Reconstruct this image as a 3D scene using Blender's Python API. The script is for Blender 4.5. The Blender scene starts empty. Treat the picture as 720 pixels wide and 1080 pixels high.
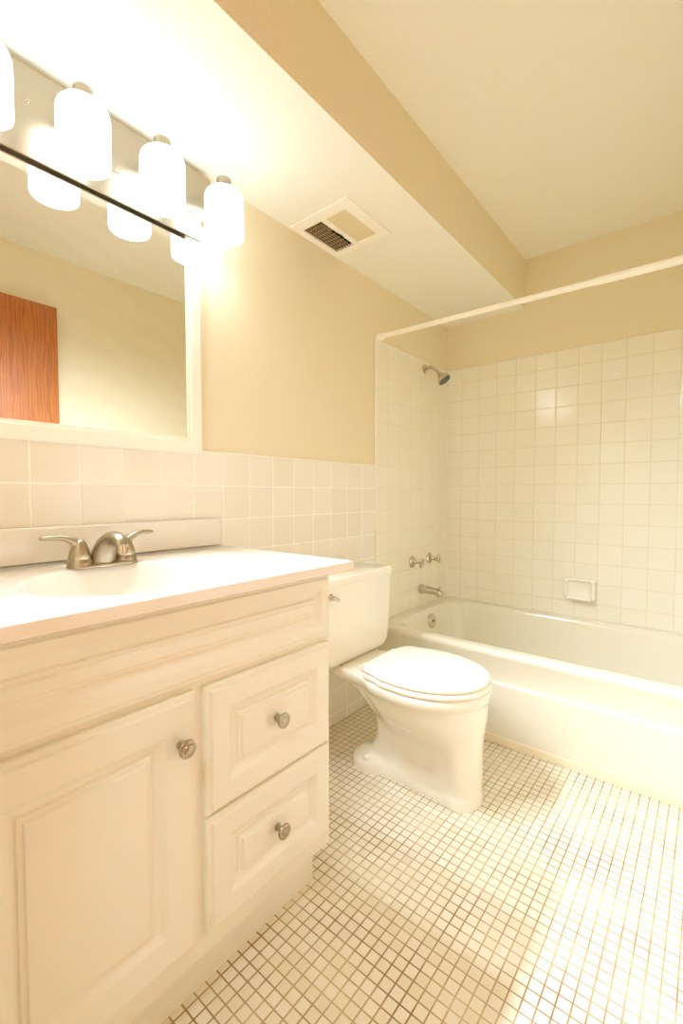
import bpy, bmesh, math
from math import pi, sin, cos, radians, sqrt
from mathutils import Vector, Matrix

# ------------------------------------------------------------------ camera, world, lights, exposure
SC = bpy.context.scene
COL = SC.collection
cam_data = bpy.data.cameras.new('camera')
cam_data.sensor_fit = 'VERTICAL'
cam_data.sensor_height = 36.0
cam_data.lens = 477.08 / 1080 * 36.0
cam_data.clip_start = 0.01
cam = bpy.data.objects.new('camera', cam_data)
COL.objects.link(cam)
cam.location = (1.2533, 0.0, 1.0084)
cam.rotation_euler = (radians(90 - 2.304), 0, radians(39.307))
SC.camera = cam

SC.view_settings.view_transform = 'Standard'
SC.view_settings.look = 'None'
SC.view_settings.gamma = 1.0
SC.view_settings.exposure = 0.11
SC.view_settings.use_curve_mapping = False

LAMP_STRENGTH = 4.0
BULB_POWER = 6.6        # light of each bulb leaving through the open bottom of its shade
LAMP_COLOR = (0.885, 1.015, 1.19)
HALL_FILL_POWER = 11.0

world = bpy.data.worlds.new('world')
SC.world = world
world.use_nodes = True
world.node_tree.nodes['Background'].inputs[0].default_value = (1.0, 0.9, 0.75, 1)
world.node_tree.nodes['Background'].inputs[1].default_value = 0.05

hall_data = bpy.data.lights.new('hall_fill_light', 'AREA')  # added fill light from outside the doorway, no fixture behind it
hall_data.energy = HALL_FILL_POWER
hall_data.color = (0.87, 1.0, 1.14)
hall_data.shape = 'DISK'
hall_data.size = 0.35
hall_fill = bpy.data.objects.new('hall_fill_light', hall_data)
COL.objects.link(hall_fill)
hall_fill.location = (1.15, -0.65, 2.2)
SC.cycles.max_bounces = 24
SC.cycles.diffuse_bounces = 16
SC.cycles.glossy_bounces = 8

# ------------------------------------------------------------------ room numbers (metres)
WX = -0.006          # painted left wall plane (tile face is x = 0)
DY = 2.541           # back tile face
DW = DY + 0.006      # painted back wall plane
RX = 1.50            # right wall
FY = 0.10            # room face of the doorway wall
ZS = 2.008           # soffit underside
ZC = 2.2625          # ceiling
SW = 0.4455          # soffit side face
ZT = 1.7478          # shower tile top
ZW = 1.1432          # wainscot top
YSH = 1.788          # shower tile front edge
TP = 0.1095          # wall tile pitch

# ------------------------------------------------------------------ materials
def nt(name):
    m = bpy.data.materials.new(name)
    m.use_nodes = True
    return m, m.node_tree, m.node_tree.nodes['Principled BSDF']

def setp(b, **k):
    for n, v in k.items():
        n = n.replace('_', ' ')
        b.inputs[n].default_value = v

def rgb(r, g, b):
    f = lambda c: (c / 255 / 12.92) if c / 255 <= 0.04045 else ((c / 255 + 0.055) / 1.055) ** 2.4
    return (f(r), f(g), f(b), 1)

def plain(name, color, rough=0.5, metal=0.0, coat=0.0, spec=0.5, bump=0.0, bscale=200.0, var=0.0):
    m, t, b = nt(name)
    setp(b, Base_Color=color, Roughness=rough, Metallic=metal)
    b.inputs['Coat Weight'].default_value = coat
    b.inputs['Specular IOR Level'].default_value = spec
    geo = t.nodes.new('ShaderNodeTexCoord')
    if bump:
        n = t.nodes.new('ShaderNodeTexNoise'); n.inputs['Scale'].default_value = bscale
        n.inputs['Detail'].default_value = 3.0
        bp = t.nodes.new('ShaderNodeBump'); bp.inputs['Strength'].default_value = bump
        bp.inputs['Distance'].default_value = 0.002
        t.links.new(geo.outputs['Object'], n.inputs['Vector'])
        t.links.new(n.outputs['Fac'], bp.inputs['Height'])
        t.links.new(bp.outputs['Normal'], b.inputs['Normal'])
    if var:
        n = t.nodes.new('ShaderNodeTexNoise'); n.inputs['Scale'].default_value = 3.0
        mx = t.nodes.new('ShaderNodeMix'); mx.data_type = 'RGBA'
        mx.inputs[6].default_value = color
        mx.inputs[7].default_value = (color[0] * (1 - var), color[1] * (1 - var), color[2] * (1 - var * 1.2), 1)
        t.links.new(geo.outputs['Object'], n.inputs['Vector'])
        t.links.new(n.outputs['Fac'], mx.inputs[0])
        t.links.new(mx.outputs[2], b.inputs['Base Color'])
    return m

def tile_mat(name, u, v, pu, pv, ou, ov, gap, tile, grout, rough=0.12, var=0.04, bump=0.5, dirt=None, wav=0.12):
    """square glazed tiles laid on world axes u, v"""
    m, t, b = nt(name)
    N, Lk = t.nodes, t.links
    geo = N.new('ShaderNodeNewGeometry')
    sep = N.new('ShaderNodeSeparateXYZ'); Lk.new(geo.outputs['Position'], sep.inputs[0])
    def M(op, a, bb=None, c=None):
        n = N.new('ShaderNodeMath'); n.operation = op
        for i, x in enumerate((a, bb, c)):
            if x is None: continue
            if isinstance(x, (int, float)): n.inputs[i].default_value = x
            else: Lk.new(x, n.inputs[i])
        return n.outputs[0]
    ids, ds = [], []
    for ax, p, o in ((u, pu, ou), (v, pv, ov)):
        s = M('DIVIDE', M('SUBTRACT', sep.outputs['XYZ'.index(ax)], o), p)
        ids.append(M('FLOOR', s))
        f = M('FRACT', s)
        ds.append(M('MULTIPLY', M('MINIMUM', f, M('SUBTRACT', 1.0, f)), p))
    d = M('MINIMUM', ds[0], ds[1])
    mr = N.new('ShaderNodeMapRange'); mr.interpolation_type = 'SMOOTHSTEP'
    Lk.new(d, mr.inputs['Value'])
    mr.inputs['From Min'].default_value = gap * 0.35
    mr.inputs['From Max'].default_value = gap * 0.75
    mask = mr.outputs['Result']
    cmb = N.new('ShaderNodeCombineXYZ'); Lk.new(ids[0], cmb.inputs[0]); Lk.new(ids[1], cmb.inputs[1])
    wn = N.new('ShaderNodeTexWhiteNoise'); Lk.new(cmb.outputs[0], wn.inputs['Vector'])
    tv = N.new('ShaderNodeMix'); tv.data_type = 'RGBA'
    tv.inputs[6].default_value = tile
    tv.inputs[7].default_value = (tile[0] * (1 - var), tile[1] * (1 - var * 1.3), tile[2] * (1 - var * 2.2), 1)
    Lk.new(wn.outputs['Value'], tv.inputs[0])
    gcol = grout
    gm = N.new('ShaderNodeMix'); gm.data_type = 'RGBA'
    if dirt:
        nz = N.new('ShaderNodeTexNoise'); nz.inputs['Scale'].default_value = 7.0; nz.inputs['Detail'].default_value = 4.0
        Lk.new(geo.outputs['Position'], nz.inputs['Vector'])
        r2 = N.new('ShaderNodeMapRange'); Lk.new(nz.outputs['Fac'], r2.inputs['Value'])
        r2.inputs['From Min'].default_value = 0.35; r2.inputs['From Max'].default_value = 0.7
        gx = N.new('ShaderNodeMix'); gx.data_type = 'RGBA'
        gx.inputs[6].default_value = grout; gx.inputs[7].default_value = dirt
        Lk.new(r2.outputs['Result'], gx.inputs[0])
        Lk.new(gx.outputs[2], gm.inputs[6])
    else:
        gm.inputs[6].default_value = gcol
    Lk.new(tv.outputs[2], gm.inputs[7])
    Lk.new(mask, gm.inputs[0])
    Lk.new(gm.outputs[2], b.inputs['Base Color'])
    rr = N.new('ShaderNodeMapRange'); Lk.new(mask, rr.inputs['Value'])
    rr.inputs['To Min'].default_value = 0.8; rr.inputs['To Max'].default_value = rough
    Lk.new(rr.outputs['Result'], b.inputs['Roughness'])
    # pillowed edges + slight glaze waviness
    pr = N.new('ShaderNodeMapRange'); pr.interpolation_type = 'SMOOTHERSTEP'
    Lk.new(d, pr.inputs['Value']); pr.inputs['From Max'].default_value = gap * 2.0
    nz2 = N.new('ShaderNodeTexNoise'); nz2.inputs['Scale'].default_value = 14.0
    ofs = N.new('ShaderNodeVectorMath'); ofs.operation = 'MULTIPLY_ADD'
    Lk.new(wn.outputs['Color'], ofs.inputs[0]); ofs.inputs[1].default_value = (7, 7, 7)
    Lk.new(geo.outputs['Position'], ofs.inputs[2])
    Lk.new(ofs.outputs[0], nz2.inputs['Vector'])
    h = M('MULTIPLY_ADD', nz2.outputs['Fac'], wav, pr.outputs['Result'])
    bp = N.new('ShaderNodeBump'); bp.inputs['Strength'].default_value = bump
    bp.inputs['Distance'].default_value = 0.0015
    Lk.new(h, bp.inputs['Height']); Lk.new(bp.outputs['Normal'], b.inputs['Normal'])
    return m

PAINT = plain('tan_paint', rgb(235, 224, 194), 0.75, bump=0.12, bscale=260)
PAINT_ROUGH = plain('tan_stipple_paint', rgb(235, 224, 194), 0.85, bump=1.0, bscale=110)
CEIL = plain('cream_ceiling_paint', rgb(243, 241, 228), 0.85, bump=0.35, bscale=120)
TILE_L = tile_mat('cream_wall_tile_side', 'Y', 'Z', TP, TP, YSH, ZW, 0.0032, rgb(241, 237, 228), rgb(252, 250, 243))
TILE_S = tile_mat('cream_wall_tile_shower', 'Y', 'Z', TP, TP, YSH, ZW, 0.0024, rgb(243, 240, 225), rgb(231, 222, 198), var=0.02)
TILE_B = tile_mat('cream_wall_tile_back', 'X', 'Z', 0.1035, 0.1005, 0.0965, ZT - 0.0885, 0.0026, rgb(243, 240, 226), rgb(227, 217, 192), var=0.02)
FLOOR = tile_mat('mosaic_floor_tile', 'X', 'Y', 0.0265, 0.0273, 0.880, 0.843, 0.0029, rgb(239, 234, 218), rgb(208, 190, 148),
                 rough=0.3, var=0.07, bump=0.5, dirt=rgb(146, 108, 58), wav=0.05)
HALLFLOOR = plain('hall_floor', rgb(200, 192, 172), 0.8, bump=0.4, bscale=90)
WHITE_GLOSS = plain('white_semi_gloss_paint', rgb(246, 240, 228), 0.35)
CAB = plain('almond_thermofoil', rgb(238, 237, 224), 0.42, var=0.03)
MARBLE = plain('white_cultured_marble', rgb(236, 231, 221), 0.14, coat=0.2)
PORC = plain('cream_porcelain', rgb(245, 242, 230), 0.1, coat=0.4)
SEATM = plain('white_plastic_seat', rgb(250, 245, 234), 0.22)
TUBM = plain('cream_enamel', rgb(235, 231, 215), 0.14, coat=0.4)
NICKEL = plain('brushed_nickel', rgb(182, 170, 148), 0.32, metal=1.0)
CHROME = plain('chrome', rgb(208, 199, 181), 0.16, metal=1.0)
GREYFACE = plain('grey_rubber_spray_face', rgb(96, 104, 112), 0.55)
DARK = plain('dark_brown_matte', rgb(44, 32, 20), 0.9)  # even dark brown for fan housing, clip and screw
GRILLE = plain('grille_metal', rgb(178, 156, 116), 0.5)
LENS = plain('frosted_lens', rgb(226, 212, 176), 0.4)
VENTW = plain('white_vent_plastic', rgb(250, 245, 234), 0.45)
RUBBER = plain('black_rubber', rgb(24, 20, 16), 0.7)
CAULK = plain('white_caulk', rgb(240, 228, 200), 0.5)
ROD = plain('white_rod_enamel', rgb(252, 248, 236), 0.3)

def mirror_mat():
    m, t, b = nt('mirror_glass')
    setp(b, Base_Color=(0.92, 0.93, 0.9, 1), Metallic=1.0, Roughness=0.0)
    tc = t.nodes.new('ShaderNodeTexCoord')
    w = t.nodes.new('ShaderNodeTexWave'); w.wave_type = 'RINGS'
    w.inputs['Scale'].default_value = 5.0; w.inputs['Distortion'].default_value = 9.0
    w.inputs['Detail'].default_value = 2.0; w.inputs['Detail Scale'].default_value = 0.8
    t.links.new(tc.outputs['Object'], w.inputs['Vector'])
    mr = t.nodes.new('ShaderNodeMapRange'); t.links.new(w.outputs['Fac'], mr.inputs['Value'])
    mr.inputs['From Min'].default_value = 0.3; mr.inputs['To Min'].default_value = 0.0; mr.inputs['To Max'].default_value = 0.018
    d = t.nodes.new('ShaderNodeBsdfDiffuse'); d.inputs['Color'].default_value = (0.8, 0.78, 0.72, 1)
    mx = t.nodes.new('ShaderNodeMixShader')
    t.links.new(mr.outputs['Result'], mx.inputs[0])
    t.links.new(b.outputs[0], mx.inputs[1]); t.links.new(d.outputs[0], mx.inputs[2])
    t.links.new(mx.outputs[0], t.nodes['Material Output'].inputs['Surface'])
    return m
MIRROR = mirror_mat()

def oak_mat():
    m, t, b = nt('golden_oak_veneer')
    tc = t.nodes.new('ShaderNodeTexCoord')
    mp = t.nodes.new('ShaderNodeMapping'); mp.inputs['Scale'].default_value = (1, 8.0, 0.9)
    t.links.new(tc.outputs['Object'], mp.inputs['Vector'])
    w = t.nodes.new('ShaderNodeTexWave'); w.bands_direction = 'Y'
    w.inputs['Scale'].default_value = 2.2; w.inputs['Distortion'].default_value = 16.0
    w.inputs['Detail'].default_value = 3.0; w.inputs['Detail Scale'].default_value = 1.2
    t.links.new(mp.outputs[0], w.inputs['Vector'])
    mp2 = t.nodes.new('ShaderNodeMapping'); mp2.inputs['Scale'].default_value = (1, 160, 6)
    t.links.new(tc.outputs['Object'], mp2.inputs['Vector'])
    n = t.nodes.new('ShaderNodeTexNoise'); n.inputs['Scale'].default_value = 1.5; n.inputs['Detail'].default_value = 4
    t.links.new(mp2.outputs[0], n.inputs['Vector'])
    ad = t.nodes.new('ShaderNodeMath'); ad.operation = 'MULTIPLY_ADD'
    t.links.new(n.outputs['Fac'], ad.inputs[0]); ad.inputs[1].default_value = 2.0
    t.links.new(w.outputs['Fac'], ad.inputs[2])
    cr = t.nodes.new('ShaderNodeValToRGB')
    cr.color_ramp.elements[0].position = 0.35; cr.color_ramp.elements[0].color = rgb(158, 88, 32)
    cr.color_ramp.elements[1].position = 1.0; cr.color_ramp.elements[1].color = rgb(190, 112, 44)
    hf = t.nodes.new('ShaderNodeMath'); hf.operation = 'MULTIPLY'; hf.inputs[1].default_value = 0.5
    t.links.new(ad.outputs[0], hf.inputs[0]); t.links.new(hf.outputs[0], cr.inputs[0])
    t.links.new(cr.outputs[0], b.inputs['Base Color'])
    setp(b, Roughness=0.4)
    return m
OAK = oak_mat()

def lamp_mat():
    m, t, b = nt('lit_opal_glass')
    setp(b, Base_Color=(0.95, 0.93, 0.88, 1), Roughness=0.25)
    b.inputs['Emission Color'].default_value = (*LAMP_COLOR, 1)
    b.inputs['Emission Strength'].default_value = LAMP_STRENGTH
    return m
LIT = lamp_mat()

# ------------------------------------------------------------------ mesh helpers
def mesh_obj(name, bm, mats, parent=None, angle=35, bevel=0.0, seg=2, sub=0):
    bmesh.ops.recalc_face_normals(bm, faces=bm.faces[:])
    me = bpy.data.meshes.new(name)
    bm.to_mesh(me); bm.free()
    for p in me.polygons: p.use_smooth = True
    if not isinstance(mats, (list, tuple)): mats = [mats]
    for m in mats: me.materials.append(m)
    o = bpy.data.objects.new(name, me)
    COL.objects.link(o)
    if parent is not None: o.parent = parent
    if bevel:
        md = o.modifiers.new('bevel', 'BEVEL'); md.width = bevel; md.segments = seg
        md.limit_method = 'ANGLE'; md.angle_limit = radians(40); md.harden_normals = True
    if sub:
        md = o.modifiers.new('subdivision', 'SUBSURF'); md.levels = sub; md.render_levels = sub
    me.set_sharp_from_angle(angle=radians(angle))
    return o

def tag(o, label=None, cat=None, group=None, kind=None):
    if label: o['label'] = label
    if cat: o['category'] = cat
    if group: o['group'] = group
    if kind: o['kind'] = kind
    return o

def empty(name, loc, label, cat, group=None):
    o = bpy.data.objects.new(name, None)
    o.empty_display_size = 0.05
    COL.objects.link(o); o.location = loc
    return tag(o, label, cat, group)

def struct(o, label, cat='wall'):
    return tag(o, label, cat, kind='structure')

def box(bm, x0, x1, y0, y1, z0, z1, mi=0):
    v = [bm.verts.new((x, y, z)) for x in (x0, x1) for y in (y0, y1) for z in (z0, z1)]
    fs = []
    for q in ((0, 1, 3, 2), (4, 6, 7, 5), (0, 4, 5, 1), (2, 3, 7, 6), (0, 2, 6, 4), (1, 5, 7, 3)):
        f = bm.faces.new([v[i] for i in q]); f.material_index = mi; fs.append(f)
    return fs

def loft(bm, rings, close=True, cap0=True, cap1=True, mi=0):
    vs = [[bm.verts.new(p) for p in r] for r in rings]
    n = len(vs[0])
    for a, b in zip(vs, vs[1:]):
        for i in range(n if close else n - 1):
            j = (i + 1) % n
            f = bm.faces.new((a[i], a[j], b[j], b[i])); f.material_index = mi
    if cap0: bm.faces.new(vs[0]).material_index = mi
    if cap1: bm.faces.new(list(reversed(vs[-1]))).material_index = mi
    return vs

def frame_of(d):
    d = Vector(d).normalized()
    up = Vector((0, 0, 1)) if abs(d.z) < 0.9 else Vector((1, 0, 0))
    a = d.cross(up).normalized()
    return a, a.cross(d).normalized()

def lathe(bm, prof, origin, axis, n=32, mi=0):
    """prof: list of (radius, distance along axis)"""
    a, b = frame_of(axis); ax = Vector(axis).normalized(); o = Vector(origin)
    rings = []
    for r, h in prof:
        r = max(r, 1e-5)
        rings.append([o + ax * h + (a * cos(2 * pi * i / n) + b * sin(2 * pi * i / n)) * r for i in range(n)])
    loft(bm, rings, mi=mi)

def tube(bm, pts, radii, n=16, flat=None, mi=0):
    """tube along a path; radii float or list of (across, up) pairs"""
    pts = [Vector(p) for p in pts]
    rings = []
    prev = None
    for i, p in enumerate(pts):
        d = (pts[min(i + 1, len(pts) - 1)] - pts[max(i - 1, 0)]).normalized()
        if prev is None: a, b = frame_of(d)
        else:
            b = prev - d * prev.dot(d); b.normalize(); a = d.cross(b).normalized()
        prev = b
        r = radii if isinstance(radii, (int, float)) else radii[i]
        ra, rb = (r, r) if isinstance(r, (int, float)) else r
        rings.append([p + a * (cos(2 * pi * k / n) * ra) + b * (sin(2 * pi * k / n) * rb) for k in range(n)])
    loft(bm, rings, mi=mi)

def smooth_path(ctrl, n=8):
    """Catmull-Rom through control tuples (any dimension)"""
    c = [list(map(float, p)) for p in ctrl]
    c = [[2 * a - b for a, b in zip(c[0], c[1])]] + c + [[2 * a - b for a, b in zip(c[-1], c[-2])]]
    out = []
    for i in range(1, len(c) - 2):
        p0, p1, p2, p3 = c[i - 1:i + 3]
        for k in range(n):
            t = k / n
            out.append([0.5 * (2 * b + (-a + d) * t + (2 * a - 5 * b + 4 * d - e) * t * t + (-a + 3 * b - 3 * d + e) * t ** 3)
                        for a, b, d, e in zip(p0, p1, p2, p3)])
    out.append(c[-2])
    return out

def rrect(cx, cy, hx, hy, r, z, k=6):
    r = min(r, hx - 1e-4, hy - 1e-4)
    out = []
    for sx, sy, a0 in ((1, 1, 0), (-1, 1, 90), (-1, -1, 180), (1, -1, 270)):
        for i in range(k + 1):
            a = radians(a0 + 90 * i / k)
            out.append((cx + sx * (hx - r) + r * cos(a), cy + sy * (hy - r) + r * sin(a), z))
    return out

# ------------------------------------------------------------------ the setting
bm = bmesh.new(); box(bm, -0.12, RX + 0.12, FY - 0.12, DW + 0.12, -0.1, 0.0)
struct(mesh_obj('floor', bm, FLOOR), 'cream one-inch mosaic tile floor with brown grout', 'floor')
bm = bmesh.new(); box(bm, -0.12, RX + 0.12, -1.4, FY - 0.12, -0.1, 0.0)
struct(mesh_obj('floor_hall', bm, HALLFLOOR), 'hall floor outside the doorway', 'floor')
bm = bmesh.new(); box(bm, -0.12, RX + 0.12, -1.4, DW + 0.12, ZC, ZC + 0.1)
struct(mesh_obj('ceiling', bm, CEIL), 'cream painted flat ceiling', 'ceiling')
bm = bmesh.new(); box(bm, WX - 0.1, WX, FY - 0.12, DW, 0, ZC)
struct(mesh_obj('wall_left', bm, PAINT), 'tan painted wall behind the mirror and toilet')
bm = bmesh.new(); box(bm, WX - 0.1, RX + 0.1, DW, DW + 0.1, 0, ZC)
struct(mesh_obj('wall_back', bm, PAINT), 'tan painted wall above the bathtub tile')
bm = bmesh.new(); box(bm, RX, RX + 0.1, FY - 0.12, DW, 0, ZC)
struct(mesh_obj('wall_right', bm, PAINT), 'tan painted wall opposite the mirror')
# doorway wall: left of the door, above the door, sliver right of the door
DX0, DX1, DZ = 0.66, 1.46, 2.0
bm = bmesh.new()
box(bm, WX, DX0, FY - 0.12, FY, 0, ZC); box(bm, DX0, DX1, FY - 0.12, FY, DZ, ZC); box(bm, DX1, RX, FY - 0.12, FY, 0, ZC)
struct(mesh_obj('wall_front', bm, PAINT), 'tan painted wall with the doorway')
bm = bmesh.new(); box(bm, -0.12, RX + 0.12, -1.5, -1.4, 0, ZC); box(bm, -0.22, -0.12, -1.4, FY - 0.12, 0, ZC); box(bm, RX + 0.12, RX + 0.22, -1.4, FY - 0.12, 0, ZC)
struct(mesh_obj('wall_hall', bm, PAINT), 'tan hall walls outside the doorway')

# soffit with the fan opening in its underside
VX0, VX1, VY0, VY1 = 0.035, 0.235, 1.255, 1.455     # housing opening
bm = bmesh.new()
def quad(bm, pts, mi=0):
    f = bm.faces.new([bm.verts.new(p) for p in pts]); f.material_index = mi
xs = [WX, VX0, VX1, SW]; ys = [FY, VY0, VY1, DW]
for i in range(3):
    for j in range(3):
        if i == 1 and j == 1: continue
        quad(bm, [(xs[i], ys[j], ZS), (xs[i], ys[j + 1], ZS), (xs[i + 1], ys[j + 1], ZS), (xs[i + 1], ys[j], ZS)], 1)
quad(bm, [(SW, FY, ZS), (SW, DW, ZS), (SW, DW, ZC), (SW, FY, ZC)], 0)
quad(bm, [(WX, FY, ZC), (WX, DW, ZC), (SW, DW, ZC), (SW, FY, ZC)], 0)
quad(bm, [(WX, FY, ZS), (WX, FY, ZC), (SW, FY, ZC), (SW, FY, ZS)], 0)
bmesh.ops.remove_doubles(bm, verts=bm.verts[:], dist=1e-5)
soffit = mesh_obj('wall_soffit', bm, [PAINT_ROUGH, CEIL])
for p in soffit.data.polygons: p.use_smooth = False
struct(soffit, 'boxed soffit along the wall, cream underside and tan side', 'soffit')

# tile skins
bm = bmesh.new(); box(bm, WX, 0.0, FY, YSH, 0, ZW)
struct(mesh_obj('trim_1', bm, TILE_L, bevel=0.004), 'cream square tile wainscot with white grout', 'wall tile')
bm = bmesh.new(); box(bm, WX, 0.002, YSH, DW, 0, ZT)
struct(mesh_obj('trim_2', bm, TILE_S, bevel=0.004), 'cream square tile on the shower valve wall', 'wall tile')
bm = bmesh.new(); box(bm, -0.003, RX - 0.003, DY, DW, 0, ZT)
struct(mesh_obj('trim_3', bm, TILE_B, bevel=0.004), 'cream square tile behind the bathtub', 'wall tile')
bm = bmesh.new(); box(bm, RX - 0.006, RX, YSH, DW, 0, ZT); box(bm, RX - 0.006, RX, FY, YSH, 0, ZW)
struct(mesh_obj('trim_4', bm, TILE_S, bevel=0.003), 'cream square tile on the wall opposite the mirror', 'wall tile')
# bullnose strips (glossy white rounded edge of the tiling)
bm = bmesh.new(); tube(bm, [(-0.001, FY + 0.01, ZW), (-0.001, YSH - 0.004, ZW)], 0.0035, 10)
tube(bm, [(0.0, YSH, ZW - 0.3), (0.0, YSH, ZT)], 0.004, 10)
struct(mesh_obj('trim_5', bm, WHITE_GLOSS), 'white rounded edge along the tile', 'wall tile trim')
# threshold strip along the tub
bm = bmesh.new(); box(bm, 0.002, RX - 0.008, 1.779, 1.7865, 0, 0.034)
struct(mesh_obj('trim_6', bm, CAULK, bevel=0.008, seg=3), 'white caulked strip at the foot of the bathtub', 'floor trim')

# door casing + oak door folded open along the right wall
bm = bmesh.new()
box(bm, DX0 - 0.055, DX0, FY, FY + 0.014, 0, DZ + 0.055); box(bm, DX0, DX1, FY, FY + 0.014, DZ, DZ + 0.055)
struct(mesh_obj('trim_7', bm, WHITE_GLOSS, bevel=0.003), 'door casing around the doorway', 'door casing')
bm = bmesh.new(); box(bm, 1.440, 1.475, 0.13, 0.917, 0.012, 1.977)
door = struct(mesh_obj('door_1', bm, OAK, bevel=0.002), 'golden oak slab door opened against the wall, seen in the mirror', 'door')
bm = bmesh.new()
lathe(bm, [(0.03, 0), (0.03, 0.006), (0.012, 0.012), (0.012, 0.035), (0.024, 0.042), (0.027, 0.052), (0.022, 0.062), (0.0, 0.065)], (1.440, 0.855, 0.92), (-1, 0, 0))
mesh_obj('door_handle', bm, NICKEL, door)

# ------------------------------------------------------------------ bathtub
def tub():
    root = empty('bathtub', (0.75, 2.16, 0), 'cream enamel alcove bathtub with stepped apron against the tiled back wall', 'bathtub')
    x0, x1, yb = 0.0022, RX - 0.0065, DY - 0.0003
    def ring(yf, z, r=0.004, l=0.0, rt=0.0, bk=0.0):
        a, b, c, d = x0 + l, x1 - rt, yf, yb - bk
        return rrect((a + b) / 2, (c + d) / 2, (b - a) / 2, (d - c) / 2, r, z, 8)
    R = [ring(1.788, 0.0), ring(1.7875, 0.036), ring(1.786, 0.232), ring(1.7865, 0.241), ring(1.790, 0.2465), ring(1.7965, 0.250),
         ring(1.7975, 0.256), ring(1.790, 0.30), ring(1.781, 0.345), ring(1.7775, 0.353), ring(1.777, 0.362), ring(1.780, 0.370), ring(1.787, 0.376),
         ring(1.798, 0.379), ring(1.803, 0.379, 0.012, 0.006, 0.006, 0.006),
         ring(1.824, 0.379, 0.10, 0.053, 0.058, 0.038), ring(1.828, 0.3788, 0.10, 0.056, 0.061, 0.041), ring(1.838, 0.377, 0.11, 0.062, 0.068, 0.047), ring(1.846, 0.370, 0.12, 0.068, 0.075, 0.053),
         ring(1.851, 0.355, 0.125, 0.072, 0.085, 0.057), ring(1.868, 0.25, 0.13, 0.088, 0.13, 0.075),
         ring(1.885, 0.14, 0.13, 0.105, 0.18, 0.092), ring(1.90, 0.085, 0.12, 0.125, 0.22, 0.108), ring(1.925, 0.06, 0.10, 0.16, 0.27, 0.135),
         ring(1.97, 0.052, 0.08, 0.22, 0.33, 0.18)]
    bm = bmesh.new()
    loft(bm, R)
    o = mesh_obj('tub_shell', bm, TUBM, root, angle=50)
    o.location = -Vector(root.location)
    # overflow plate on the end wall, under the spout
    n = Vector((1, 0, 0.16)).normalized()
    bm = bmesh.new()
    c = Vector((0.084, 2.205, 0.315))
    lathe(bm, [(0.0, -0.006), (0.037, -0.006), (0.039, 0.003), (0.034, 0.009), (0.02, 0.011), (0.0, 0.011)], c, n)
    o = mesh_obj('overflow_plate', bm, CHROME, root); o.location = -Vector(root.location)
    o['label'] = 'round chrome overflow plate'
    bm = bmesh.new()
    lathe(bm, [(0.006, 0.009), (0.006, 0.013), (0.0, 0.0145)], c + Vector((0, 0, 0.0)), n, 12)
    q = mesh_obj('screw', bm, DARK, o); q.location = (0, 0, 0)
    q = bmesh.new(); lathe(q, [(0.0, 0.0), (0.03, 0.0), (0.032, 0.004), (0.02, 0.006), (0.0, 0.004)], (0.36, 2.19, 0.051), (0, 0, 1))
    o = mesh_obj('drain', q, CHROME, root); o.location = -Vector(root.location)
tub()

# ------------------------------------------------------------------ vanity cabinet
FX = 0.530            # face-frame plane
CY0, CY1 = 0.102, 0.834
def front_panel(name, y0, y1, z0, z1, root, stile=0.048, x=FX, th=0.0175, left=1.0):
    """raised-panel front: nested rectangles (inset, height above the frame)"""
    prof = [(0, 0), (0, th - 0.009), (0.002, th - 0.006), (0.009, th - 0.0045), (0.0125, th), (stile, th), (stile + 0.003, th - 0.001), (stile + 0.009, th - 0.005), (stile + 0.021, th - 0.0100),
            (stile + 0.0240, th - 0.0103), (stile + 0.0265, th - 0.0060), (stile + 0.033, th - 0.0054), (stile + 0.0355, th - 0.0012), (stile + 0.042, th - 0.0003)]
    bm = bmesh.new()
    rings = [[(x + h, y0 + i * left, z0 + i), (x + h, y1 - i, z0 + i), (x + h, y1 - i, z1 - i), (x + h, y0 + i * left, z1 - i)] for i, h in prof]
    loft(bm, rings)
    o = mesh_obj(name, bm, CAB, root, angle=20)
    o.location = -Vector(root.location)
    return o

def knob_bm(y, z):
    bm = bmesh.new()
    lathe(bm, [(0.0085, 0), (0.0085, 0.002), (0.0055, 0.004), (0.005, 0.012), (0.008, 0.0155), (0.0155, 0.019), (0.0165, 0.022), (0.0155, 0.0245), (0.012, 0.0252), (0.011, 0.0243),
               (0.0085, 0.0243), (0.0075, 0.026), (0.0, 0.0272)], (FX + 0.0172, y, z), (1, 0, 0), 36)
    return bm

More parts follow.
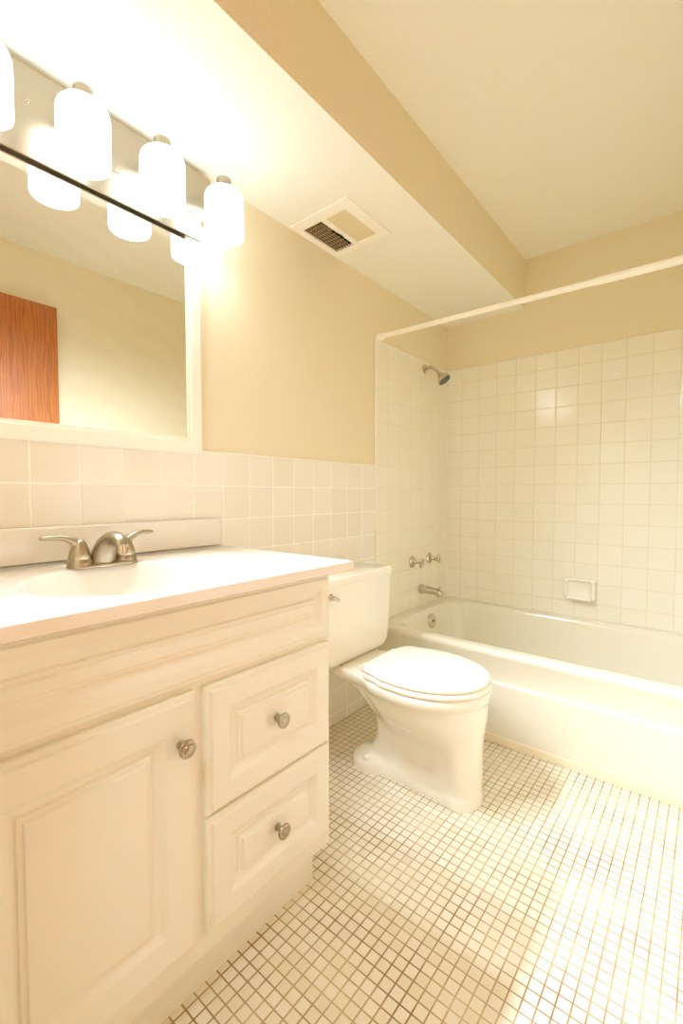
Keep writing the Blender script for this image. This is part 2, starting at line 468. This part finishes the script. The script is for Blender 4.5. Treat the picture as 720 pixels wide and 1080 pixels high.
def vanity():
    root = empty('vanity_cabinet', (0.27, 0.47, 0), 'almond raised-panel vanity cabinet with one door and two drawers under the sink', 'cabinet')
    off = -Vector(root.location)
    bm = bmesh.new()
    xa = FX - 0.018
    box(bm, 0.004, xa, CY0, CY0 + 0.016, 0.135, 0.818); box(bm, 0.004, xa, CY1 - 0.016, CY1, 0.135, 0.818)
    box(bm, 0.004, xa, CY0 + 0.016, CY1 - 0.016, 0.135, 0.151); box(bm, 0.004, 0.010, CY0 + 0.016, CY1 - 0.016, 0.151, 0.66)
    body = mesh_obj('cabinet_box', bm, CAB, root, bevel=0.001); body.location = off
    # face frame with its openings
    bm = bmesh.new()
    x0 = FX - 0.018
    box(bm, x0, FX, CY0, CY1, 0.135, 0.19)
    box(bm, x0, FX, CY0, CY1, 0.635, 0.8195)
    box(bm, x0, FX, CY0, CY0 + 0.03, 0.19, 0.635); box(bm, x0, FX, 0.44, 0.485, 0.19, 0.635); box(bm, x0, FX, CY1 - 0.04, CY1, 0.19, 0.635)
    box(bm, x0, FX, 0.485, CY1 - 0.04, 0.385, 0.42)
    ff = mesh_obj('face_frame', bm, CAB, root); ff.location = off
    bm = bmesh.new()
    box(bm, 0.004, 0.468, CY0, CY1 + 0.006, 0.0, 0.135)
    o = mesh_obj('toe_kick', bm, CAB, root, bevel=0.001); o.location = off
    front_panel('false_drawer_front', CY0 + 0.003, 0.822, 0.668, 0.8175, root, stile=0.030, left=0.6)
    d = front_panel('door', 0.104, 0.452, 0.180, 0.654, root, stile=0.058, left=0.9)
    k = mesh_obj('knob', knob_bm(0.420, 0.571), NICKEL, d)
    for z0, z1 in ((0.406, 0.652), (0.178, 0.400)):
        w = front_panel('drawer', 0.473, 0.822, z0, z1, root)
        k = mesh_obj('knob', knob_bm(0.645, (z0 + z1) / 2 + 0.003), NICKEL, w)
vanity()

# ------------------------------------------------------------------ countertop with moulded basin
ZV = 0.8430
def vanity_top():
    root = empty('countertop', (0.285, 0.49, 0.82), 'white cultured marble vanity top with moulded oval basin and backsplash', 'countertop')
    off = -Vector(root.location)
    x0, x1, y0, y1 = 0.003, 0.570, 0.104, 0.884
    cx, cy, a, b = 0.345, 0.462, 0.178, 0.207
    angs = sorted([2 * pi * i / 96 for i in range(96)] +
                  [math.atan2(yy - cy, xx - cx) % (2 * pi) for xx in (x0, x1) for yy in (y0, y1)])
    def rect(z, ins=0.0):
        out = []
        for t in angs:
            c, s = cos(t), sin(t)
            k = min(((x1 - ins - cx) / c if c > 1e-9 else (x0 + ins - cx) / c if c < -1e-9 else 1e9),
                    ((y1 - ins - cy) / s if s > 1e-9 else (y0 + ins - cy) / s if s < -1e-9 else 1e9))
            out.append((cx + c * k, cy + s * k, z))
        return out
    def ell(k, z):
        out = []
        for t in angs:
            c, s = cos(t), sin(t)
            r = k / sqrt((c / a) ** 2 + (s / b) ** 2)
            out.append((cx + c * r, cy + s * r, z))
        return out
    bm = bmesh.new()
    R = [ell(1.07, ZV - 0.024), rect(ZV - 0.024, 0.003), rect(ZV - 0.022, 0.0), rect(ZV - 0.005), rect(ZV - 0.0015, 0.0015), rect(ZV, 0.005),
         ell(1.10, ZV), ell(1.05, ZV - 0.0015), ell(1.01, ZV - 0.006), ell(0.975, ZV - 0.018), ell(0.92, ZV - 0.050), ell(0.82, ZV - 0.086), ell(0.62, ZV - 0.108),
         ell(0.40, ZV - 0.122), ell(0.2, ZV - 0.127), ell(0.08, ZV - 0.128)]
    vs = loft(bm, R, cap0=False, cap1=True)
    # underside of the basin
    U = [ell(1.07, ZV - 0.024), ell(0.98, ZV - 0.06), ell(0.86, ZV - 0.1), ell(0.6, ZV - 0.13), ell(0.2, ZV - 0.145)]
    loft(bm, U, cap0=False, cap1=True)
    bmesh.ops.remove_doubles(bm, verts=bm.verts[:], dist=1e-5)
    o = mesh_obj('counter_slab', bm, MARBLE, root, angle=40); o.location = off
    bm = bmesh.new()
    box(bm, 0.003, 0.025, y0, y1 + 0.004, ZV, 0.929)
    o = mesh_obj('backsplash', bm, MARBLE, root, bevel=0.006, seg=3); o.location = off
    bm = bmesh.new()
    lathe(bm, [(0.0, 0), (0.021, 0), (0.021, 0.003), (0.014, 0.003), (0.012, 0.0), (0.0, -0.002)], (cx, cy, ZV - 0.1275), (0, 0, 1))
    o = mesh_obj('drain', bm, CHROME, root); o.location = off
vanity_top()

# ------------------------------------------------------------------ faucet
def faucet():
    X, Y = 0.155, 0.462
    root = empty('faucet', (X, Y, ZV), 'brushed nickel two-handle faucet on the vanity top behind the basin', 'faucet')
    off = -Vector(root.location)
    bm = bmesh.new()
    R = [rrect(X, Y, hx, hy, hx, z, 8) for hx, hy, z in ((0.028, 0.078, ZV), (0.028, 0.078, ZV + 0.003), (0.0265, 0.0765, ZV + 0.0055), (0.022, 0.072, ZV + 0.007))]
    loft(bm, R)
    o = mesh_obj('base_plate', bm, NICKEL, root); o.location = off
    # arched spout, wide at the base and tapering to the outlet
    P = smooth_path([(X - 0.004, ZV + 0.004, 0.032, 0.026), (X + 0.001, ZV + 0.020, 0.029, 0.0255), (X + 0.014, ZV + 0.043, 0.0245, 0.022), (X + 0.036, ZV + 0.061, 0.0205, 0.017),
                     (X + 0.064, ZV + 0.068, 0.0175, 0.0135), (X + 0.088, ZV + 0.061, 0.0155, 0.012), (X + 0.098, ZV + 0.049, 0.0135, 0.0105)], 6)
    bm = bmesh.new()
    tube(bm, [(p[0], Y, p[1]) for p in P], [(p[2], p[3]) for p in P], 24)
    s = mesh_obj('spout', bm, NICKEL, root, angle=50); s.location = off
    bm = bmesh.new()
    lathe(bm, [(0.0105, 0), (0.0105, 0.020), (0.008, 0.021), (0.0, 0.019)], (X + 0.093, Y, ZV + 0.053), (0.12, 0, -1), 20)
    mesh_obj('aerator', bm, CHROME, s)
    for sg in (-1, 1):
        y = Y + sg * 0.051
        h = empty_part('handle', root)
        bm = bmesh.new()
        lathe(bm, [(0.0255, 0.003), (0.0245, 0.016), (0.0225, 0.0185), (0.0225, 0.020), (0.0230, 0.022), (0.0205, 0.034), (0.0170, 0.046), (0.0135, 0.056), (0.008, 0.062), (0.0, 0.0635)], (X, y, ZV), (0, 0, 1), 28)
        P = smooth_path([(0.0, 0.046, 0.0125, 0.011), (0.012, 0.0585, 0.012, 0.009), (0.030, 0.0675, 0.0105, 0.007), (0.050, 0.0700, 0.0095, 0.006), (0.068, 0.0690, 0.009, 0.0052), (0.0755, 0.0685, 0.005, 0.003)], 5)
        tube(bm, [(X - 0.010 * (p[0] / 0.07), y + sg * p[0], ZV + p[1]) for p in P], [(p[2], p[3]) for p in P], 16)
        o = mesh_obj('handle', bm, NICKEL, root, angle=45); o.location = off
def empty_part(*a): return None
faucet()

# ------------------------------------------------------------------ mirror
def mirror():
    root = empty('wall_mirror', (0.0, 0.47, 1.136), 'white framed rectangular mirror above the vanity, smeared glass reflecting an oak door', 'mirror')
    off = -Vector(root.location)
    y0, y1, z0, z1, w = 0.118, 0.822, 1.1320, 1.8435, 0.0475
    xb, xf = 0.003, 0.022
    bm = bmesh.new()
    def rr(x, i): return [(x, y0 + i, z0 + i), (x, y1 - i, z0 + i), (x, y1 - i, z1 - i), (x, y0 + i, z1 - i)]
    R = [rr(xb, w), rr(xb, 0), rr(xf - 0.003, 0), rr(xf, 0.003), rr(xf, w - 0.012), rr(xf - 0.004, w - 0.009), rr(xf - 0.005, w - 0.002), rr(xf - 0.010, w), rr(xb, w)]
    vs = loft(bm, R, cap0=False, cap1=False)
    bmesh.ops.remove_doubles(bm, verts=bm.verts[:], dist=1e-6)
    o = mesh_obj('frame', bm, WHITE_GLOSS, root, angle=25); o.location = off
    bm = bmesh.new(); box(bm, 0.004, 0.0125, y0 + w - 0.001, y1 - w + 0.001, z0 + w - 0.001, z1 - w + 0.001)
    o = mesh_obj('glass', bm, MIRROR, root); o.location = off
mirror()

# ------------------------------------------------------------------ vanity light
def vanity_light():
    root = empty('vanity_light', (WX, 0.5575, 1.9), 'brushed nickel wall light bar with four lit cylinder shades above the mirror', 'wall light')
    off = -Vector(root.location)
    bm = bmesh.new(); box(bm, WX + 0.0002, 0.020, 0.252, 0.864, 1.845, 1.985)
    o = mesh_obj('backplate', bm, NICKEL, root, bevel=0.003); o.location = off
    bm = bmesh.new(); box(bm, 0.0225, 0.028, 0.262, 0.822, 1.777, 1.848)
    for y in (0.3, 0.56, 0.78): box(bm, 0.018, 0.032, y, y + 0.02, 1.847, 1.8495)
    r = mesh_obj('rail', bm, NICKEL, root, bevel=0.0008); r.location = off
    for y in (0.374, 0.74):
        bm = bmesh.new(); lathe(bm, [(0.004, 0), (0.004, 0.002), (0.0, 0.004)], (0.020, y, 1.905), (1, 0, 0), 12)
        o = mesh_obj('screw', bm, CHROME, root); o.location = off
    for y in (0.265, 0.460, 0.655, 0.850):
        bm = bmesh.new()
        Rr = 0.0565
        prof = [(0.020, 1.906), (Rr - 0.018, 1.905), (Rr - 0.009, 1.902), (Rr - 0.003, 1.895), (Rr, 1.884), (Rr, 1.782), (Rr - 0.001, 1.775), (Rr - 0.004, 1.7735), (Rr - 0.005, 1.777), (Rr - 0.005, 1.885), (0.020, 1.900)]
        n = 40
        rings = [[(0.105 + q * cos(2 * pi * i / n), y + q * sin(2 * pi * i / n), z) for i in range(n)] for q, z in prof]
        loft(bm, rings + [rings[0]], cap0=False, cap1=False)
        bmesh.ops.remove_doubles(bm, verts=bm.verts[:], dist=1e-6)
        o = mesh_obj('shade', bm, LIT, root, angle=50); o.location = off
        bm = bmesh.new()
        lathe(bm, [(0.0215, 1.9015), (0.0215, 1.940), (0.019, 1.943), (0.0, 1.943)], (0.105, y, 0), (0, 0, 1), 28)
        tube(bm, [(0.018, y, 1.930), (0.105, y, 1.930)], 0.006, 12)
        c = mesh_obj('socket_cap', bm, NICKEL, root); c.location = off
        bd = bpy.data.lights.new('bulb', 'AREA'); bd.shape = 'DISK'; bd.size = 0.055
        bd.energy = BULB_POWER; bd.color = LAMP_COLOR
        bo = bpy.data.objects.new('bulb', bd); COL.objects.link(bo)
        bo.location = (0.105, y, 1.790); bo.rotation_euler = (0, radians(-58), radians(14))
        bd.spread = radians(113)
vanity_light()

# ------------------------------------------------------------------ exhaust fan cover
def vent():
    root = empty('exhaust_fan', (0.14, 1.35, ZS), 'square white exhaust fan cover with a half open dark grille on the soffit', 'ceiling vent')
    off = -Vector(root.location)
    # housing inside the soffit
    bm = bmesh.new()
    t, a, b, c, d = 0.10, VX0 + 0.001, VX1 - 0.001, VY0 + 0.001, VY1 - 0.001
    quad(bm, [(a, c, ZS + t), (b, c, ZS + t), (b, d, ZS + t), (a, d, ZS + t)])
    for p, q in (((a, c), (b, c)), ((b, c), (b, d)), ((b, d), (a, d)), ((a, d), (a, c))):
        quad(bm, [(*p, ZS), (*q, ZS), (*q, ZS + t), (*p, ZS + t)])
    bmesh.ops.remove_doubles(bm, verts=bm.verts[:], dist=1e-6)
    o = mesh_obj('housing', bm, DARK, root); o.location = off
    bm = bmesh.new(); lathe(bm, [(0.0, 0), (0.045, 0), (0.045, -0.05), (0.03, -0.055), (0.012, -0.06), (0.0, -0.06)], (0.085, 1.37, ZS + 0.099), (0, 0, 1), 20)
    o = mesh_obj('motor', bm, GRILLE, root); o.location = off
    # cover: outer square with two openings
    X = [0.006, 0.034, 0.124, 0.146, 0.236, 0.280]; Y = [1.214, 1.262, 1.456, 1.490]
    z0, z1 = ZS - 0.009, ZS - 0.0005
    bm = bmesh.new()
    def cell(i, j): return (X[i], X[i + 1], Y[j], Y[j + 1])
    for i in range(5):
        for j in range(3):
            if j == 1 and i in (1, 3): continue
            box(bm, *cell(i, j), z0, z1)
    bmesh.ops.remove_doubles(bm, verts=bm.verts[:], dist=1e-6)
    # drop interior double faces
    seen = {}
    for f in bm.faces[:]:
        k = tuple(sorted(v.index for v in f.verts)); 
    bm.verts.index_update()
    for f in bm.faces[:]:
        k = tuple(sorted(v.index for v in f.verts)); seen.setdefault(k, []).append(f)
    bmesh.ops.delete(bm, geom=[f for fs in seen.values() if len(fs) > 1 for f in fs], context='FACES_ONLY')
    o = mesh_obj('cover', bm, VENTW, root, bevel=0.003); o.location = off
    bm = bmesh.new()
    n = 8
    for i in range(n):
        x = 0.034 + 0.090 * (i + 0.5) / n
        if i >= n - 1: continue
        box(bm, x - 0.0013, x + 0.0013, 1.261, 1.457, z0 + 0.002, z0 + 0.005)
    for j in range(1, 8):
        y = 1.262 + 0.194 * j / 8
        box(bm, 0.0335, 0.034 + 0.09 * 7 / 8, y - 0.001, y + 0.001, z0 + 0.0045, z0 + 0.0075)
    o = mesh_obj('grille', bm, GRILLE, root); o.location = off
    bm = bmesh.new(); box(bm, 0.145, 0.237, 1.261, 1.457, z0 + 0.004, z0 + 0.008)
    o = mesh_obj('lens', bm, LENS, root); o.location = off
    bm = bmesh.new()
    tube(bm, smooth_path([(0.118, 1.34, z0 + 0.004), (0.128, 1.35, z0 - 0.004), (0.133, 1.365, z0 - 0.006), (0.130, 1.38, z0 - 0.004), (0.122, 1.392, z0 + 0.004)], 5), 0.002, 8)
    o = mesh_obj('spring_clip', bm, DARK, root); o.location = off
vent()

# ------------------------------------------------------------------ shower rod, head, valves, spout, dish
def rod():
    root = empty('shower_rod', (0.75, 1.812, 1.748), 'white tension shower rod spanning above the bathtub', 'shower rod')
    off = -Vector(root.location)
    P = lambda x: (x, 1.812, 1.7575 - 0.012 * x / 1.5)
    bm = bmesh.new(); tube(bm, [P(0.02), P(0.93)], 0.0115, 24)
    o = mesh_obj('inner_tube', bm, ROD, root); o.location = off
    bm = bmesh.new(); tube(bm, [P(0.915), P(0.93), P(1.48)], [0.0128, 0.0135, 0.0135], 24)
    o = mesh_obj('outer_tube', bm, ROD, root); o.location = off
    for x0, x1 in ((WX + 0.0005, 0.026), (1.474, RX - 0.0005)):
        bm = bmesh.new(); tube(bm, [P(x0), P(x0 + 0.002), P(x1 - 0.002), P(x1)], [0.0155, 0.0165, 0.0165, 0.0155], 24)
        o = mesh_obj('end_cap', bm, ROD, root); o.location = off
rod()

def shower_head():
    y, z = 2.256, 1.700
    root = empty('shower_fixture', (0.002, y, z), 'chrome shower head with grey spray face high on the tiled wall', 'shower head')
    off = -Vector(root.location)
    bm = bmesh.new(); lathe(bm, [(0.027, 0), (0.027, 0.002), (0.022, 0.006), (0.012, 0.011), (0.0, 0.012)], (0.002, y, z), (1, 0, 0), 28)
    o = mesh_obj('flange', bm, CHROME, root); o.location = off
    bm = bmesh.new(); tube(bm, smooth_path([(0.006, y, z), (0.04, y + .002, z + 0.002), (0.065, y + 0.004, z - 0.012), (0.090, y + 0.006, z - 0.040)], 6), 0.0095, 16)
    o = mesh_obj('arm', bm, CHROME, root); o.location = off
    ax = Vector((0.62, 0.05, -0.78)).normalized()
    c = Vector((0.084, y + 0.006, z - 0.034))
    bm = bmesh.new(); lathe(bm, [(0.011, 0.0), (0.014, 0.006), (0.014, 0.016), (0.022, 0.024), (0.033, 0.038), (0.0375, 0.048), (0.0375, 0.054), (0.034, 0.057), (0.0, 0.057)], c, ax, 32)
    h = mesh_obj('head', bm, CHROME, root); h.location = off
    bm = bmesh.new(); lathe(bm, [(0.034, 0.0565), (0.033, 0.059), (0.024, 0.0605), (0.0, 0.0605)], c, ax, 32)
    o = mesh_obj('spray_face', bm, GREYFACE, h); o['label'] = 'round grey spray face'
shower_head()

def valve(y, z, label, rot):
    root = empty('shower_valve_handle', (0.002, y, z), label, 'tap handle', 'bathtub tap handles')
    bm = bmesh.new(); lathe(bm, [(0.031, 0), (0.031, 0.003), (0.027, 0.008), (0.018, 0.013), (0.012, 0.015), (0.0, 0.015)], (0, 0, 0), (1, 0, 0), 32)
    mesh_obj('escutcheon', bm, CHROME, root)
    bm = bmesh.new(); lathe(bm, [(0.011, 0.012), (0.010, 0.03), (0.008, 0.034), (0.008, 0.045), (0.012, 0.05), (0.0, 0.05)], (0, 0, 0), (1, 0, 0), 20)
    mesh_obj('stem', bm, CHROME, root)
    bm = bmesh.new()
    lathe(bm, [(0.011, 0.046), (0.014, 0.05), (0.014, 0.064), (0.010, 0.069), (0.0, 0.070)], (0, 0, 0), (1, 0, 0), 24)
    for k in range(3):
        a = rot + k * 2 * pi / 3
        d = Vector((0, cos(a), sin(a)))
        o = Vector((0.057, 0, 0))
        tube(bm, [o, o + d * 0.014, o + d * 0.022, o + d * 0.028, o + d * 0.0305], [0.008, 0.0085, 0.009, 0.007, 0.002], 14)
    mesh_obj('knob', bm, CHROME, root)
valve(2.131, 0.640, 'chrome lobed tap handle on the shower wall, the one nearer the toilet', 0.4)
valve(2.322, 0.640, 'chrome lobed tap handle on the shower wall, the one nearer the corner', 1.2)

def tub_spout():
    y, z = 2.225, 0.478
    root = empty('tub_spout', (0.002, y, z), 'chrome bathtub spout with diverter pull on the shower wall above the tub', 'tub spout')
    P = smooth_path([(0.0, 0.0, 0.026, 0.026), (0.012, 0.0, 0.026, 0.026), (0.02, 0.0, 0.024, 0.0245), (0.07, -0.002, 0.0215, 0.0205), (0.105, -0.006, 0.020, 0.0185), (0.122, -0.012, 0.019, 0.020), (0.130, -0.020, 0.015, 0.013)], 5)
    bm = bmesh.new(); tube(bm, [(p[0], 0, p[1]) for p in P], [(p[2], p[3]) for p in P], 24)
    lathe(bm, [(0.015, 0), (0.015, 0.014), (0.012, 0.015), (0.0, 0.013)], (0.115, 0, -0.020), (0.1, 0, -1), 20)
    mesh_obj('spout_body', bm, CHROME, root, angle=50)
    bm = bmesh.new(); lathe(bm, [(0.004, 0), (0.004, 0.012), (0.008, 0.014), (0.008, 0.02), (0.005, 0.023), (0.0, 0.0235)], (0.118, 0, 0.002), (0, 0, 1), 16)
    mesh_obj('diverter_knob', bm, CHROME, root)
tub_spout()

def soap_dish():
    X0, X1, Z0, Z1, Y = 0.672, 0.816, 0.470, 0.578, DY
    cx, cz = (X0 + X1) / 2, (Z0 + Z1) / 2
    hx, hz = (X1 - X0) / 2, (Z1 - Z0) / 2
    root = empty('soap_dish', (cx, Y, Z0), 'cream ceramic soap dish set in the back wall tile above the bathtub', 'soap dish')
    off = -Vector(root.location)
    def rr(y, ix, izb, izt, r): # rounded rect in xz
        return [(p[0], y, p[1]) for p in rrect(cx, cz + (izb - izt) / 2, hx - ix, hz - (izb + izt) / 2, r, 0, 6)]
    bm = bmesh.new()
    R = [rr(Y - 0.0005, 0, 0, 0, 0.012), rr(Y - 0.016, 0.0, 0, 0, 0.014), rr(Y - 0.023, 0.003, 0.003, 0.003, 0.014), rr(Y - 0.026, 0.010, 0.010, 0.008, 0.014),
         rr(Y - 0.024, 0.014, 0.014, 0.011, 0.014), rr(Y - 0.012, 0.017, 0.018, 0.013, 0.014), rr(Y - 0.007, 0.024, 0.024, 0.02, 0.012)]
    loft(bm, R)
    o = mesh_obj('dish_frame', bm, PORC, root, angle=60); o.location = off
    bm = bmesh.new()
    P = [rrect(cx, Y - 0.026 - 0.010, hx - 0.012, 0.020, 0.018, z, 6) for z in (Z0 + 0.008, Z0 + 0.016)]
    P.append(rrect(cx, Y - 0.036, hx - 0.015, 0.017, 0.016, Z0 + 0.019, 6))
    P.append(rrect(cx, Y - 0.036, hx - 0.022, 0.011, 0.010, Z0 + 0.015, 6))
    loft(bm, P)
    o = mesh_obj('tray_lip', bm, PORC, root, angle=60); o.location = off
soap_dish()

# ------------------------------------------------------------------ toilet
def toilet():
    TY = 1.388
    root = empty('toilet', (0.40, TY, 0), 'white two-piece toilet with closed lid between the vanity and the bathtub', 'toilet')
    off = -Vector(root.location)
    def interp(tab, x):
        if x <= tab[0][0]: return tab[0][1]
        for (a, wa), (b, wb) in zip(tab, tab[1:]):
            if x <= b:
                t = (x - a) / (b - a); t = t * t * (3 - 2 * t)
                return wa + (wb - wa) * t
        return tab[-1][1]
    def outline(z, xb, xf, rb, rf, tab, n=36, grow=0.0, cy=TY, pw=2.0):
        xb -= grow; xf += grow
        up = []
        for i in range(n + 1):
            x = xb + (xf - xb) * (0.5 - 0.5 * cos(pi * i / n))
            w = interp(tab, x) + grow
            if x < xb + rb: w *= max(0, 1 - ((xb + rb - x) / rb) ** pw) ** (1 / pw)
            if x > xf - rf: w *= max(0, 1 - ((x - xf + rf) / rf) ** pw) ** (1 / pw)
            up.append((x, w))
        ring = [(x, cy + w, z) for x, w in up] + [(x, cy - w, z) for x, w in reversed(up[1:-1])]
        return ring
    # pedestal, bowl and deck in one body
    F = [(0.20, 0.092), (0.30, 0.100), (0.385, 0.072), (0.47, 0.068), (0.58, 0.070), (0.64, 0.082), (0.70, 0.082)]
    bm = bmesh.new()
    S = [(0.000, 0.205, 0.700, 0.07, 0.07, F),
         (0.022, 0.205, 0.700, 0.07, 0.07, F),
         (0.034, 0.213, 0.699, 0.07, 0.07, [(x, w - 0.006) for x, w in F]),
         (0.044, 0.240, 0.698, 0.06, 0.07, [(0.22, 0.06), (0.30, 0.078), (0.385, 0.058), (0.47, 0.060), (0.60, 0.070)]),
         (0.070, 0.282, 0.697, 0.04, 0.06, [(0.28, 0.040), (0.32, 0.044), (0.385, 0.042), (0.50, 0.046), (0.58, 0.058), (0.64, 0.078)]),
         (0.110, 0.298, 0.696, 0.04, 0.06, [(0.29, 0.045), (0.34, 0.047), (0.42, 0.046), (0.52, 0.052), (0.60, 0.068), (0.645, 0.084)]),
         (0.160, 0.304, 0.697, 0.04, 0.07, [(0.29, 0.050), (0.34, 0.056), (0.42, 0.062), (0.52, 0.068), (0.60, 0.078), (0.645, 0.090)]),
         (0.205, 0.302, 0.700, 0.05, 0.09, [(0.29, 0.060), (0.34, 0.074), (0.42, 0.092), (0.52, 0.098), (0.60, 0.100), (0.65, 0.098)]),
         (0.240, 0.296, 0.704, 0.06, 0.13, [(0.28, 0.075), (0.34, 0.104), (0.42, 0.134), (0.50, 0.142), (0.60, 0.130)]),
         (0.285, 0.272, 0.709, 0.06, 0.17, [(0.26, 0.090), (0.34, 0.128), (0.42, 0.158), (0.50, 0.164), (0.60, 0.158)]),
         (0.312, 0.235, 0.7095, 0.05, 0.19, [(0.23, 0.105), (0.31, 0.126), (0.40, 0.160), (0.50, 0.168), (0.60, 0.164)]),
         (0.328, 0.150, 0.7105, 0.04, 0.20, [(0.15, 0.096), (0.24, 0.120), (0.31, 0.129), (0.40, 0.166), (0.50, 0.174), (0.60, 0.172)]),
         (0.334, 0.105, 0.7115, 0.03, 0.21, [(0.10, 0.092), (0.23, 0.124), (0.31, 0.133), (0.40, 0.170), (0.50, 0.178), (0.60, 0.176)]),
         (0.341, 0.090, 0.7165, 0.03, 0.21, [(0.09, 0.095), (0.23, 0.129), (0.31, 0.139), (0.40, 0.1765), (0.50, 0.185), (0.60, 0.183)]),
         (0.362, 0.085, 0.717, 0.03, 0.21, [(0.09, 0.098), (0.23, 0.132), (0.31, 0.142), (0.40, 0.177), (0.50, 0.185), (0.60, 0.183)]),
         (0.370, 0.089, 0.714, 0.03, 0.21, [(0.09, 0.094), (0.23, 0.128), (0.31, 0.138), (0.40, 0.173), (0.50, 0.181), (0.60, 0.179)]),
         (0.372, 0.097, 0.706, 0.03, 0.21, [(0.09, 0.088), (0.23, 0.120), (0.31, 0.130), (0.40, 0.165), (0.50, 0.173), (0.60, 0.171)])]
    loft(bm, [outline(*s) for s in S])
    o = mesh_obj('bowl', bm, PORC, root, angle=60); o.location = off
    # seat ring and lid
    LT = [(0.30, 0.134), (0.36, 0.160), (0.44, 0.181), (0.50, 0.184), (0.60, 0.181)]
    def slab(name, z0, z1, xb, xf, d, mat, domed=0.0):
        bm = bmesh.new()
        R = []
        for z, g in ((z0, -0.004), (z0 + 0.003, 0.0), (z1 - 0.005, 0.0), (z1 - 0.0015, -0.003), (z1, -0.008)):
            R.append(outline(z, xb, xf, 0.026, 0.22, LT, grow=g + d, pw=2.1))
        if domed:
            for k, dz in ((-0.05, domed * 0.7), (-0.10, domed)):
                R.append(outline(z1 + dz, xb, xf, 0.05, 0.22, LT, grow=k + d, pw=2.1))
        loft(bm, R)
        q = mesh_obj(name, bm, mat, root, angle=40); q.location = off
        return q
    slab('seat', 0.3745, 0.3910, 0.312, 0.716, 0.001, SEATM)
    lid = slab('lid', 0.3935, 0.4085, 0.306, 0.714, -0.002, SEATM, 0.003)
    bm = bmesh.new(); box(bm, 0.40, 0.60, TY - 0.01, TY + 0.01, 0.390, 0.3945)   # bumpers under the lid
    for sg in (-1, 1):
        bm2 = bmesh.new()
        tube(bm2, [(0.296, TY + sg * 0.075, 0.385), (0.296, TY + sg * 0.11, 0.385)], 0.0115, 16)
        box(bm2, 0.284, 0.322, TY + sg * 0.092 - 0.013, TY + sg * 0.092 + 0.013, 0.3715, 0.388)
        q = mesh_obj('hinge', bm2, SEATM, root, bevel=0.002); q.location = off
    q = mesh_obj('bumper', bm, SEATM, root); q.location = off
    for sg in (-1, 1):
        bm = bmesh.new()
        lathe(bm, [(0.0165, 0.0), (0.0165, 0.012), (0.014, 0.019), (0.008, 0.0235), (0.0, 0.0245)], (0.300, TY + sg * 0.074, 0.032), (0, 0, 1), 20)
        q = mesh_obj('bolt_cap', bm, SEATM, root); q.location = off
    # tank
    bm = bmesh.new()
    R = []
    for z, hx, hy, r in ((0.3745, 0.084, 0.176, 0.05), (0.377, 0.092, 0.192, 0.055), (0.387, 0.0965, 0.208, 0.05), (0.408, 0.099, 0.218, 0.04), (0.445, 0.099, 0.2215, 0.035), (0.56, 0.101, 0.2245, 0.03), (0.6705, 0.102, 0.227, 0.028)):
        R.append(rrect(0.012 + 0.102, TY - 0.003, hx, hy, r, z, 8))
    loft(bm, R)
    t = mesh_obj('tank', bm, PORC, root, angle=50); t.location = off
    bm = bmesh.new()
    loft(bm, [rrect(0.115, TY - 0.003, hx, hy, 0.026, z, 8) for z, hx, hy in ((0.671, 0.104, 0.228), (0.674, 0.1055, 0.2300), (0.697, 0.1055, 0.2300), (0.702, 0.103, 0.2275), (0.704, 0.097, 0.222))])
    q = mesh_obj('tank_lid', bm, PORC, root, angle=50); q.location = off
    bm = bmesh.new(); loft(bm, [rrect(0.13, TY, 0.035, 0.05, 0.03, z, 8) for z in (0.3715, 0.3750)])
    q = mesh_obj('gasket', bm, RUBBER, root); q.location = off
    for sg in (-1,):
        bm = bmesh.new(); lathe(bm, [(0.005, 0.0), (0.005, 0.012), (0.009, 0.012), (0.009, 0.02), (0.0, 0.02)], (0.195, TY + sg * 0.105, 0.354), (0, 0, 1), 12)
        q = mesh_obj('tank_bolt', bm, RUBBER, root); q.location = off
    bm = bmesh.new()
    lathe(bm, [(0.013, 0), (0.013, 0.004), (0.008, 0.008), (0.008, 0.016), (0.0, 0.016)], (0.2145, 1.205, 0.640), (1, 0, 0), 20)
    tube(bm, smooth_path([(0.227, 1.205, 0.640, 0.007), (0.230, 1.211, 0.639, 0.0065), (0.231, 1.222, 0.634, 0.0065), (0.231, 1.232, 0.628, 0.007), (0.231, 1.257, 0.6255, 0.003)], 4) and
         [p[:3] for p in smooth_path([(0.227, 1.205, 0.640, 0.007), (0.230, 1.211, 0.639, 0.0065), (0.231, 1.222, 0.634, 0.0065), (0.231, 1.232, 0.628, 0.007)], 4)], 0.0065, 12)
    q = mesh_obj('flush_lever', bm, CHROME, root); q.location = off
    q['label'] = 'small chrome flush lever'
toilet()
